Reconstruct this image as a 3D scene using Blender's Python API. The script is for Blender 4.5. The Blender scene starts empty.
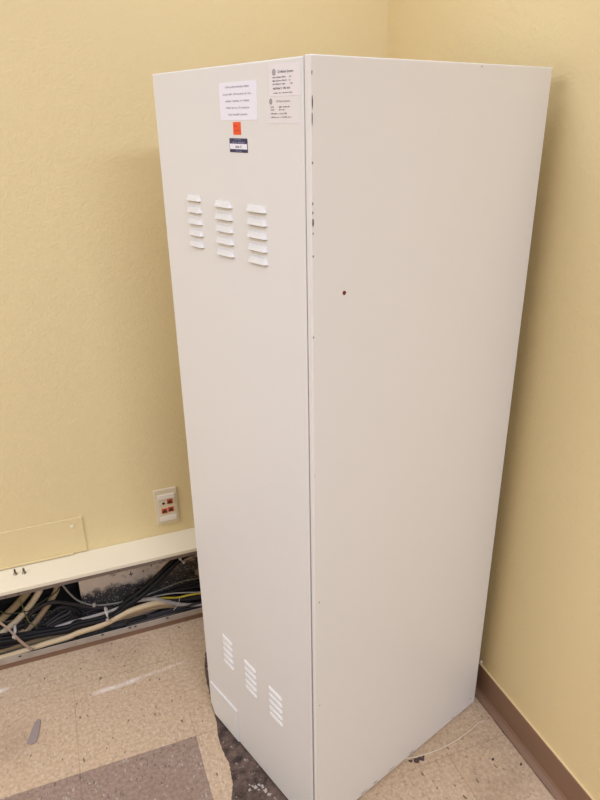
import bpy, bmesh, math, random
from mathutils import Vector, Matrix
random.seed(7)
SC = bpy.context.scene
COL = SC.collection
rad = math.radians

# ------------------------------------------------------------------ helpers
def lin(c):
    return tuple(((v/255)/12.92 if v/255 <= .04045 else ((v/255+.055)/1.055)**2.4) for v in c) + (1,)

class Nodes:
    def __init__(self, name, rough=.5, spec=.5, metal=0):
        self.m = bpy.data.materials.new(name); self.m.use_nodes = True
        self.nt = self.m.node_tree; self.b = self.nt.nodes['Principled BSDF']
        self.b.inputs['Roughness'].default_value = rough
        self.b.inputs['Specular IOR Level'].default_value = spec
        self.b.inputs['Metallic'].default_value = metal
        self._o = None
    def n(self, t, **k):
        x = self.nt.nodes.new(t)
        for a, v in k.items(): setattr(x, a, v)
        return x
    def ln(self, a, b): self.nt.links.new(a, b)
    @property
    def obj(self):
        if self._o is None: self._o = self.n('ShaderNodeTexCoord').outputs['Object']
        return self._o
    def val(self, s, sock):
        if isinstance(s, (int, float)): sock.default_value = s
        else: self.ln(s, sock)
    def math(self, op, a, b=0, c=None, clamp=False):
        x = self.n('ShaderNodeMath', operation=op, use_clamp=clamp)
        self.val(a, x.inputs[0]); self.val(b, x.inputs[1])
        if c is not None: self.val(c, x.inputs[2])
        return x.outputs[0]
    def smooth(self, v, lo, hi, a=0, b=1):
        x = self.n('ShaderNodeMapRange', interpolation_type='SMOOTHSTEP')
        self.val(v, x.inputs['Value'])
        for k, t in (('From Min', lo), ('From Max', hi), ('To Min', a), ('To Max', b)): x.inputs[k].default_value = t
        return x.outputs['Result']
    def xyz(self):
        s = self.n('ShaderNodeSeparateXYZ'); self.ln(self.obj, s.inputs[0]); return s.outputs
    def mapped(self, scale=(1,1,1), rot=(0,0,0), loc=(0,0,0)):
        x = self.n('ShaderNodeMapping'); self.ln(self.obj, x.inputs['Vector'])
        x.inputs['Scale'].default_value = scale; x.inputs['Rotation'].default_value = rot; x.inputs['Location'].default_value = loc
        return x.outputs[0]
    def noise(self, scale, detail=2, rough=.5, vec=None):
        x = self.n('ShaderNodeTexNoise'); self.ln(vec or self.obj, x.inputs['Vector'])
        x.inputs['Scale'].default_value = scale; x.inputs['Detail'].default_value = detail; x.inputs['Roughness'].default_value = rough
        return x.outputs['Fac']
    def voro(self, scale, vec=None):
        x = self.n('ShaderNodeTexVoronoi'); self.ln(vec or self.obj, x.inputs['Vector'])
        x.inputs['Scale'].default_value = scale
        return x
    def mix(self, f, a, b, mode='MIX'):
        x = self.n('ShaderNodeMix', data_type='RGBA', blend_type=mode)
        self.val(f, x.inputs[0])
        for s, i in ((a, 6), (b, 7)):
            if isinstance(s, tuple): x.inputs[i].default_value = s
            else: self.ln(s, x.inputs[i])
        return x.outputs[2]
    def base(self, c):
        if isinstance(c, tuple): self.b.inputs['Base Color'].default_value = c
        else: self.ln(c, self.b.inputs['Base Color'])
    def bump(self, h, strength=.2, dist=.001):
        x = self.n('ShaderNodeBump'); x.inputs['Strength'].default_value = strength; x.inputs['Distance'].default_value = dist
        self.ln(h, x.inputs['Height']); self.ln(x.outputs[0], self.b.inputs['Normal'])

def plain(name, c, rough=.5, spec=.5, metal=0, var=.06, scale=40):
    """one colour with a slight procedural mottling"""
    s = Nodes(name, rough, spec, metal); c = lin(c)
    d = tuple(v*(1-var) for v in c[:3]) + (1,)
    s.base(s.mix(s.noise(scale, 3), d, c)); return s.m

def finish(name, bm, mats, parent=None, smooth=False, recalc=True):
    if recalc: bmesh.ops.recalc_face_normals(bm, faces=bm.faces)
    me = bpy.data.meshes.new(name); bm.to_mesh(me); bm.free()
    if not isinstance(mats, (list, tuple)): mats = [mats]
    for m in mats: me.materials.append(m)
    if smooth:
        for p in me.polygons: p.use_smooth = True
    o = bpy.data.objects.new(name, me); COL.objects.link(o)
    if parent: o.parent = parent
    return o

def box(bm, lo, hi, mi=0, bev=0, seg=2):
    x0,y0,z0 = lo; x1,y1,z1 = hi
    vs = [bm.verts.new(p) for p in ((x0,y0,z0),(x1,y0,z0),(x1,y1,z0),(x0,y1,z0),(x0,y0,z1),(x1,y0,z1),(x1,y1,z1),(x0,y1,z1))]
    fs = [bm.faces.new([vs[i] for i in q]) for q in ((3,2,1,0),(4,5,6,7),(0,1,5,4),(1,2,6,5),(2,3,7,6),(3,0,4,7))]
    for f in fs: f.material_index = mi
    if bev:
        es = list({e for f in fs for e in f.edges})
        bmesh.ops.bevel(bm, geom=es, offset=bev, segments=seg, affect='EDGES', profile=.6, material=-1)
    return fs

def prism(bm, pts, z0, z1, mi=0, bev=0, seg=2):
    """polygon in x,y extruded between two heights"""
    a = [bm.verts.new((x,y,z0)) for x,y in pts]; b = [bm.verts.new((x,y,z1)) for x,y in pts]
    n = len(pts); fs = [bm.faces.new(a[::-1]), bm.faces.new(b)]
    fs += [bm.faces.new((a[i], a[(i+1)%n], b[(i+1)%n], b[i])) for i in range(n)]
    for f in fs: f.material_index = mi
    if bev:
        bmesh.ops.bevel(bm, geom=list({e for f in fs for e in f.edges}), offset=bev, segments=seg, affect='EDGES', profile=.6, material=-1)
    return fs

def cyl(bm, c, axis, r, h, n=20, mi=0, r2=None):
    axis = Vector(axis).normalized(); q = axis.to_track_quat('Z', 'Y'); c = Vector(c)
    r2 = r if r2 is None else r2
    a = [bm.verts.new(c + q @ Vector((r*math.cos(2*math.pi*i/n), r*math.sin(2*math.pi*i/n), 0))) for i in range(n)]
    b = [bm.verts.new(c + q @ Vector((r2*math.cos(2*math.pi*i/n), r2*math.sin(2*math.pi*i/n), h))) for i in range(n)]
    fs = [bm.faces.new(a[::-1]), bm.faces.new(b)] + [bm.faces.new((a[i],a[(i+1)%n],b[(i+1)%n],b[i])) for i in range(n)]
    for f in fs: f.material_index = mi
    return fs

def spline(pts, sub=6):
    P = [Vector(p) for p in pts]; P = [P[0]*2-P[1]] + P + [P[-1]*2-P[-2]]
    out = []
    for i in range(1, len(P)-2):
        p0,p1,p2,p3 = P[i-1:i+3]
        # centripetal parametrisation keeps uneven control points from looping
        t = [0]
        for a, b in ((p0,p1),(p1,p2),(p2,p3)): t.append(t[-1]+max((b-a).length**.5, 1e-4))
        for k in range(sub):
            u = t[1]+(t[2]-t[1])*k/sub
            L = lambda a,b,ta,tb: a*((tb-u)/(tb-ta))+b*((u-ta)/(tb-ta))
            A1=L(p0,p1,t[0],t[1]);A2=L(p1,p2,t[1],t[2]);A3=L(p2,p3,t[2],t[3])
            B1=L(A1,A2,t[0],t[2]);B2=L(A2,A3,t[1],t[3])
            out.append(L(B1,B2,t[1],t[2]))
    out.append(P[-2]); return out

def tube(bm, path, r, n=10, mi=0, flat=None):
    path = [Vector(p) for p in path]; rings = []; up = Vector((0,0,1))
    for i, p in enumerate(path):
        t = (path[min(i+1,len(path)-1)]-path[max(i-1,0)]).normalized()
        s = t.cross(up); s = s.normalized() if s.length > 1e-3 else Vector((1,0,0))
        w = s.cross(t).normalized()
        r1, r2 = (r, r) if flat is None else flat
        rings.append([bm.verts.new(p + s*(r1*math.cos(2*math.pi*k/n)) + w*(r2*math.sin(2*math.pi*k/n))) for k in range(n)])
    fs = [bm.faces.new((a[k],a[(k+1)%n],b[(k+1)%n],b[k])) for a, b in zip(rings, rings[1:]) for k in range(n)]
    fs += [bm.faces.new(rings[0][::-1]), bm.faces.new(rings[-1])]
    for f in fs: f.material_index = mi; f.smooth = True

def tag(o, label, cat, group=None, kind=None):
    if label: o['label'] = label
    if cat: o['category'] = cat
    if group: o['group'] = group
    if kind: o['kind'] = kind
    return o
def empty(name, loc, rz=0):
    o = bpy.data.objects.new(name, None); COL.objects.link(o); o.location = loc; o.rotation_euler = (0,0,rz); o.empty_display_size = .05; return o
def struct(name, bm, m): return tag(finish(name, bm, m), None, None, kind='structure')

# ------------------------------------------------------------------ geometry of the room (metres)
WY = .934          # left wall face (runs along x)
WX = .605          # right wall face (runs along y)
RY = .818          # front plane of the raceway
RW_END = -1.25     # unseen end of the right wall, set for a shadow edge on the left wall
CEIL = 2.6
X0, X1, Y0 = -3.6, 2.8, -4.6
CAB_ROT = rad(-71.8)
CW, CD, CH = .467, .597, 1.635     # cabinet width, depth, height
TX, TY, TS = -.206, .371, .305     # tile grid origin and pitch
CAM_AXES = ((0.934671, -0.355207, -0.014763), (0.153789, 0.366532, 0.917607), (0.32053, 0.859931, -0.397214))
CAM_LOC = (-0.372321, -0.936463, 1.555766)
CAM_F = 653.848
EXPOSURE = 0.0
CABLES = [
  ('cable', 'olive beige cable, leftmost of the three thick cables curving out of the dark wall opening', 'olive', 0.0115, 'low voltage cables in the raceway', [[-0.5666, 1.0, 0.2262], [-0.5766, 0.955, 0.2182], [-0.5966, 0.925, 0.2062], [-0.6077, 0.917, 0.1951], [-0.6418, 0.909, 0.1661], [-0.6761, 0.901, 0.1436], [-0.698, 0.893, 0.1329], [-0.7261, 0.885, 0.1237], [-0.8461, 0.885, 0.0887], [-1.25, 0.885, 0.0637]]),
  ('cable', 'pale cream cable, middle of the three thick cables curving out of the dark wall opening', 'cream', 0.01, 'low voltage cables in the raceway', [[-0.537, 1.0, 0.221], [-0.547, 0.955, 0.213], [-0.567, 0.92, 0.201], [-0.5741, 0.9133, 0.1899], [-0.5986, 0.9067, 0.1612], [-0.6305, 0.9, 0.1313], [-0.6657, 0.8933, 0.1055], [-0.6989, 0.8867, 0.0896], [-0.7333, 0.88, 0.0839], [-0.8533, 0.88, 0.06], [-1.25, 0.88, 0.05]]),
  ('cable', 'tan cable, rightmost of the three thick cables curving out of the dark wall opening', 'tan', 0.0098, 'low voltage cables in the raceway', [[-0.4891, 1.0, 0.2072], [-0.4991, 0.955, 0.1992], [-0.5191, 0.925, 0.1872], [-0.5246, 0.9175, 0.176], [-0.5437, 0.91, 0.1504], [-0.5728, 0.9025, 0.1188], [-0.6069, 0.895, 0.0866], [-0.6407, 0.8875, 0.0712], [-0.6762, 0.88, 0.0639]]),
  ('cable', 'khaki cable on the floor of the raceway, just behind the two cream cables', 'olive', 0.0085, 'low voltage cables in the raceway', [[-1.25, 0.86, 0.0419], [-0.7134, 0.86, 0.0419], [-0.6623, 0.8617, 0.0439], [-0.5932, 0.8633, 0.0438], [-0.5053, 0.865, 0.0392], [-0.4524, 0.8597, 0.0356], [-0.3267, 0.8683, 0.0531], [-0.2688, 0.87, 0.0596]]),
  ('cable', 'thick cream cable lying along the front lip of the raceway at left', 'cream2', 0.01, 'low voltage cables in the raceway', [[-1.25, 0.834, 0.0373], [-0.7133, 0.834, 0.0373], [-0.6459, 0.837, 0.0384], [-0.576, 0.837, 0.0453], [-0.5051, 0.8371, 0.0504], [-0.484, 0.8373, 0.0554], [-0.3919, 0.8378, 0.0652], [-0.3266, 0.8391, 0.0851], [-0.2749, 0.8415, 0.0898], [-0.2228, 0.8457, 0.0868], [-0.1864, 0.8528, 0.0696], [-0.1448, 0.8617, 0.037], [-0.1, 0.842, 0.0371]]),
  ('cable', 'tan cable beneath the light grey cable, in the cream bunch by the cabinet', 'tan', 0.0085, 'low voltage cables in the raceway', [[-0.4653, 0.846, 0.0392], [-0.3887, 0.846, 0.0507], [-0.3279, 0.8461, 0.0666], [-0.2761, 0.8465, 0.0717], [-0.2242, 0.8481, 0.0695], [-0.1721, 0.8523, 0.0533], [-0.1311, 0.8497, 0.0355], [-0.091, 0.834, 0.0353]]),
  ('cable', 'pale peach cable, frontmost of the cream bunch halfway along the raceway', 'cream', 0.007, 'low voltage cables in the raceway', [[-0.4978, 0.862, 0.0354], [-0.4439, 0.8604, 0.0365], [-0.3965, 0.8589, 0.0463], [-0.3798, 0.8573, 0.0454], [-0.3284, 0.8558, 0.0521], [-0.2765, 0.8542, 0.0582], [-0.229, 0.8527, 0.066], [-0.1929, 0.8511, 0.061], [-0.1573, 0.8496, 0.0454], [-0.1116, 0.84, 0.0343]]),
  ('cable', 'upper black cable of the tied bundle climbing to the raceway top at right', 'black', 0.0082, 'black cables tied in a bundle', [[-1.25, 0.85, 0.0968], [-0.703, 0.85, 0.0968], [-0.6443, 0.851, 0.088], [-0.587, 0.852, 0.0828], [-0.5006, 0.853, 0.0752], [-0.4795, 0.854, 0.08], [-0.3843, 0.855, 0.0786], [-0.3395, 0.856, 0.0981], [-0.3211, 0.857, 0.1129], [-0.2667, 0.858, 0.1427], [-0.2109, 0.859, 0.1834], [-0.1544, 0.86, 0.2299], [-0.1235, 0.861, 0.2521], [-0.075, 0.862, 0.2633], [-0.015, 0.862, 0.2673], [0.125, 0.862, 0.2433]]),
  ('cable', 'lower black cable of the tied bundle climbing to the raceway top at right', 'black', 0.0082, 'black cables tied in a bundle', [[-1.25, 0.838, 0.095], [-0.7029, 0.838, 0.095], [-0.6445, 0.839, 0.0861], [-0.5875, 0.84, 0.0809], [-0.5015, 0.841, 0.0731], [-0.4805, 0.842, 0.0779], [-0.3858, 0.843, 0.0756], [-0.3417, 0.844, 0.0913], [-0.3235, 0.845, 0.1046], [-0.2698, 0.846, 0.1299], [-0.2143, 0.847, 0.1696], [-0.1579, 0.848, 0.2159], [-0.1272, 0.849, 0.238], [-0.0788, 0.85, 0.2491], [-0.0188, 0.85, 0.2531], [0.1212, 0.85, 0.2291]]),
  ('cable', 'black cable behind the tied bundle that climbs to the raceway top at right', 'black', 0.0082, 'black cables tied in a bundle', [[-1.25, 0.854, 0.0875], [-0.7049, 0.854, 0.0875], [-0.646, 0.855, 0.0786], [-0.5885, 0.856, 0.0734], [-0.5018, 0.857, 0.0656], [-0.4807, 0.858, 0.0704], [-0.3852, 0.859, 0.0686], [-0.3404, 0.86, 0.0863], [-0.3221, 0.861, 0.1003], [-0.2677, 0.862, 0.128], [-0.2117, 0.863, 0.1684], [-0.155, 0.864, 0.2151], [-0.124, 0.865, 0.2374], [-0.0753, 0.866, 0.2485], [-0.0153, 0.866, 0.2525], [0.1247, 0.866, 0.2285]]),
  ('cable', 'black cable at the bottom of the tied bundle, ending level beside the cream cables', 'black', 0.0055, 'low voltage cables in the raceway', [[-1.25, 0.836, 0.0901], [-0.7037, 0.836, 0.0901], [-0.6449, 0.837, 0.0838], [-0.5878, 0.838, 0.0793], [-0.5023, 0.839, 0.0688], [-0.4814, 0.84, 0.0729], [-0.391, 0.841, 0.0695], [-0.3476, 0.842, 0.079]]),
  ('cable', 'thin black cable along the top of the tied bundle at left', 'black', 0.004, 'low voltage cables in the raceway', [[-1.25, 0.85, 0.1126], [-0.7001, 0.85, 0.1126], [-0.6428, 0.852, 0.0966], [-0.5862, 0.854, 0.0875], [-0.5, 0.856, 0.0787], [-0.4866, 0.858, 0.0856], [-0.4249, 0.86, 0.0841]]),
  ('cable', 'dark grey cable bent in a wide arc below the dark wall opening', 'dgrey', 0.0065, 'low voltage cables in the raceway', [[-0.6342, 0.89, 0.0787], [-0.6093, 0.8914, 0.1304], [-0.5576, 0.8929, 0.1535], [-0.5235, 0.8943, 0.1471], [-0.4907, 0.8957, 0.128], [-0.4716, 0.8971, 0.1171], [-0.4333, 0.8986, 0.0926], [-0.3516, 0.9, 0.0634]]),
  ('cable', 'charcoal cable forming the second arc below the dark wall opening', 'dgrey2', 0.0062, 'low voltage cables in the raceway', [[-0.5531, 0.88, 0.1207], [-0.5269, 0.8825, 0.1342], [-0.4998, 0.885, 0.1251], [-0.4708, 0.8875, 0.0984], [-0.4675, 0.89, 0.0622]]),
  ('cable', 'dark grey cable of the fanned tangle between the tan cable and the black bundle', 'dgrey2', 0.005, 'dark grey cables in the fanned tangle', [[-0.5768, 0.868, 0.0912], [-0.5371, 0.879, 0.1075], [-0.4942, 0.89, 0.1185]]),
  ('cable', 'dark grey cable of the fanned tangle between the tan cable and the black bundle', 'dgrey', 0.005, 'dark grey cables in the fanned tangle', [[-0.5706, 0.868, 0.0863], [-0.5315, 0.8753, 0.0992], [-0.4944, 0.8827, 0.107], [-0.493, 0.89, 0.1145]]),
  ('cable', 'dark grey cable of the fanned tangle between the tan cable and the black bundle', 'dgrey2', 0.005, 'dark grey cables in the fanned tangle', [[-0.5626, 0.868, 0.0817], [-0.5261, 0.8753, 0.0879], [-0.4969, 0.8827, 0.0902], [-0.4912, 0.89, 0.0987]]),
  ('cable', 'dark grey cable of the fanned tangle between the tan cable and the black bundle', 'dgrey', 0.005, 'dark grey cables in the fanned tangle', [[-0.5561, 0.868, 0.0785], [-0.5206, 0.8753, 0.0775], [-0.4991, 0.8827, 0.0751], [-0.4893, 0.89, 0.0833]]),
  ('cable', 'dark grey cable of the fanned tangle between the tan cable and the black bundle', 'dgrey2', 0.005, 'dark grey cables in the fanned tangle', [[-0.6031, 0.868, 0.0893], [-0.5636, 0.8753, 0.0743], [-0.5338, 0.8827, 0.0894], [-0.498, 0.89, 0.0807]]),
  ('cable', 'charcoal cable looping down behind the fanned tangle to the grey cable', 'dgrey2', 0.0055, 'low voltage cables in the raceway', [[-0.4783, 0.895, 0.1002], [-0.4608, 0.8963, 0.077], [-0.4224, 0.8975, 0.0801], [-0.387, 0.8988, 0.0574], [-0.3442, 0.9, 0.0526]]),
  ('cable', 'dark slate cable running level under the speckled back plate', 'slate', 0.0055, 'low voltage cables in the raceway', [[-0.4918, 0.905, 0.1173], [-0.4348, 0.9058, 0.0773], [-0.3732, 0.9067, 0.0577], [-0.3047, 0.9075, 0.0664], [-0.2411, 0.9083, 0.0671], [-0.1596, 0.9092, 0.0715], [-0.065, 0.91, 0.0781], [0.12, 0.91, 0.0681], [0.24, 0.91, 0.0581]]),
  ('cable', 'dark slate cable just above the yellow cable beside the cabinet', 'slate', 0.006, 'low voltage cables in the raceway', [[-0.3276, 0.895, 0.0617], [-0.269, 0.8962, 0.0707], [-0.2153, 0.8975, 0.0756], [-0.145, 0.8987, 0.075], [-0.068, 0.9, 0.0688], [0.12, 0.9, 0.0588], [0.24, 0.9, 0.0488]]),
  ('cable', 'black cable lowest on the back of the raceway beside the cabinet', 'black', 0.0055, 'low voltage cables in the raceway', [[-0.2962, 0.885, 0.075], [-0.2276, 0.8867, 0.0765], [-0.1527, 0.8883, 0.072], [-0.0653, 0.89, 0.0606], [0.12, 0.89, 0.0506], [0.24, 0.89, 0.0406]]),
  ('cable', 'thin light grey wire at the top of the slack cables beside the cabinet', 'lgrey', 0.0022, 'low voltage cables in the raceway', [[-0.2671, 0.9, 0.0831], [-0.1858, 0.9017, 0.0954], [-0.1307, 0.9033, 0.1029], [-0.0673, 0.905, 0.0989], [0.12, 0.905, 0.0889], [0.24, 0.905, 0.0789]]),
  ('cable', 'thin grey wire sagging from the dark opening across the back plate', 'lgrey', 0.003, 'low voltage cables in the raceway', [[-0.4748, 1.0, 0.2253], [-0.4848, 0.955, 0.2173], [-0.5048, 0.912, 0.2053], [-0.4979, 0.9105, 0.1847], [-0.4858, 0.909, 0.1565], [-0.4622, 0.9075, 0.1205], [-0.4201, 0.906, 0.0924], [-0.3704, 0.9045, 0.0815], [-0.3057, 0.903, 0.0795], [-0.2985, 0.9015, 0.0818], [-0.2678, 0.9, 0.0767]]),
  ('cable', 'flat light grey cable lying on top of the black bundle', 'lgrey2', 0.0052, 'low voltage cables in the raceway', [[-0.5447, 0.866, 0.0744], [-0.5199, 0.8637, 0.0789], [-0.4907, 0.8613, 0.0841], [-0.4246, 0.859, 0.0876], [-0.3524, 0.8567, 0.096], [-0.3123, 0.8543, 0.1135], [-0.2848, 0.852, 0.125]]),
  ('cable', 'thin white wire above the yellow cable at the cabinet', 'white', 0.0022, 'low voltage cables in the raceway', [[-0.2701, 0.872, 0.0929], [-0.2334, 0.8726, 0.094], [-0.2018, 0.8732, 0.0923], [-0.1649, 0.8738, 0.087], [-0.1119, 0.8744, 0.0735], [-0.0659, 0.875, 0.0615], [0.12, 0.875, 0.0515], [0.24, 0.875, 0.0415]]),
  ('cable', 'yellow cable running behind the cabinet', 'yellow', 0.0036, 'low voltage cables in the raceway', [[-0.2405, 0.866, 0.0856], [-0.2091, 0.8645, 0.0875], [-0.1521, 0.863, 0.0734], [-0.1146, 0.8615, 0.0736], [-0.0688, 0.86, 0.0699], [0.12, 0.86, 0.0599], [0.24, 0.86, 0.0499]]),
  ('cable', 'dark blue grey cable between the yellow and the light grey cables', 'slate', 0.006, 'low voltage cables in the raceway', [[-0.2052, 0.862, 0.0776], [-0.1585, 0.8613, 0.066], [-0.1161, 0.8607, 0.0572], [-0.0702, 0.86, 0.0514], [0.12, 0.86, 0.0414], [0.24, 0.86, 0.035]]),
  ('cable', 'thick light grey cable bending down towards the cabinet in front of the yellow one', 'lgrey2', 0.007, 'low voltage cables in the raceway', [[-0.3432, 0.866, 0.0882], [-0.322, 0.862, 0.1003], [-0.3011, 0.858, 0.1086], [-0.271, 0.854, 0.1087], [-0.2309, 0.85, 0.1025], [-0.1919, 0.846, 0.0808], [-0.1469, 0.842, 0.0582], [-0.1109, 0.838, 0.0479], [-0.0739, 0.834, 0.0447], [0.12, 0.834, 0.035], [0.24, 0.834, 0.035]]),
  ('cable', 'dark blue grey cable lying along the front lip beside the cabinet', 'navy', 0.005, 'dark cables along the lip beside the cabinet', [[-0.3819, 0.83, 0.0509], [-0.3322, 0.8302, 0.047], [-0.281, 0.8304, 0.0482], [-0.2292, 0.8306, 0.0488], [-0.1766, 0.8308, 0.0481], [-0.0751, 0.831, 0.0386], [0.12, 0.831, 0.035], [0.24, 0.831, 0.035]]),
  ('cable', 'dark blue grey cable lying along the front lip beside the cabinet', 'slate', 0.005, 'dark cables along the lip beside the cabinet', [[-0.3808, 0.835, 0.0561], [-0.3313, 0.8352, 0.0491], [-0.2698, 0.8354, 0.0496], [-0.2123, 0.8356, 0.0525], [-0.1647, 0.8358, 0.0522], [-0.0731, 0.836, 0.0496], [0.12, 0.836, 0.0396], [0.24, 0.836, 0.035]]),
  ('cable', 'dark blue grey cable lying along the front lip beside the cabinet', 'navy', 0.005, 'dark cables along the lip beside the cabinet', [[-0.2633, 0.857, 0.0316], [-0.2254, 0.8615, 0.0356], [-0.171, 0.861, 0.0474], [-0.1325, 0.8605, 0.0571], [-0.068, 0.86, 0.0439], [0.12, 0.86, 0.035], [0.24, 0.86, 0.035]]),
  ('cable', 'dark blue grey cable lying along the front lip beside the cabinet', 'slate', 0.005, 'dark cables along the lip beside the cabinet', [[-0.2468, 0.862, 0.0321], [-0.2029, 0.8673, 0.037], [-0.1542, 0.8667, 0.0422], [-0.0677, 0.865, 0.0316], [0.12, 0.865, 0.035], [0.24, 0.865, 0.035]]),
  ('cable', 'thin black cable along the front lip at the far left', 'black', 0.0042, 'low voltage cables in the raceway', [[-1.25, 0.828, 0.035], [-0.7142, 0.828, 0.0309], [-0.6638, 0.8284, 0.0323], [-0.6121, 0.8288, 0.0365], [-0.5598, 0.8292, 0.0393], [-0.5071, 0.8296, 0.0394], [-0.4855, 0.83, 0.048]]),
  ('cable', 'charcoal cable rising from the front lip under the cream cable', 'dgrey2', 0.0048, 'low voltage cables in the raceway', [[-0.5145, 0.834, 0.0426], [-0.4657, 0.8344, 0.0417], [-0.4117, 0.8348, 0.0431], [-0.3725, 0.8352, 0.0543], [-0.3425, 0.8356, 0.0577], [-0.3174, 0.836, 0.0529]]),
  ('cable', 'black cable behind the lip below the pale peach cable', 'black', 0.0045, 'low voltage cables in the raceway', [[-0.4866, 0.829, 0.041], [-0.4333, 0.8292, 0.0405], [-0.3833, 0.8294, 0.0408], [-0.3365, 0.8296, 0.0425], [-0.321, 0.8298, 0.0568], [-0.2645, 0.83, 0.059]]),
  ('cable', 'thin green wire crossing the three thick cables at the dark opening', 'green', 0.002, 'low voltage cables in the raceway', [[-1.25, 0.855, 0.2017], [-0.6971, 0.855, 0.2017], [-0.6684, 0.855, 0.1798], [-0.6461, 0.855, 0.1747], [-0.628, 0.855, 0.1733], [-0.61, 0.855, 0.1706], [-0.5877, 0.855, 0.183], [-0.5509, 0.855, 0.2007], [-0.5211, 0.855, 0.2163], [-0.5083, 0.855, 0.2326]]),
  ('cable', 'thin yellow green wire dropping behind the pale cream cable', 'lime', 0.0018, 'low voltage cables in the raceway', [[-0.627, 0.88, 0.2005], [-0.6247, 0.8775, 0.1745], [-0.6206, 0.875, 0.1384], [-0.6146, 0.8725, 0.1129], [-0.5957, 0.87, 0.0921]]),
  ('cable', 'dark cable filling the back of the dark opening at far left', 'dgrey', 0.007, 'low voltage cables in the raceway', [[-1.25, 0.905, 0.1365], [-0.718, 0.905, 0.1365], [-0.6851, 0.9037, 0.0938], [-0.6383, 0.9025, 0.0861], [-0.591, 0.9013, 0.0974], [-0.5362, 0.9, 0.1089]]),
  ('cable', 'charcoal cable low at far left under the pale tie strap', 'dgrey2', 0.0065, 'low voltage cables in the raceway', [[-1.25, 0.862, 0.0567], [-0.7241, 0.862, 0.0567], [-0.6915, 0.8635, 0.0517], [-0.6446, 0.865, 0.047], [-0.5927, 0.8665, 0.0466], [-0.54, 0.868, 0.0452]]),
]

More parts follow.
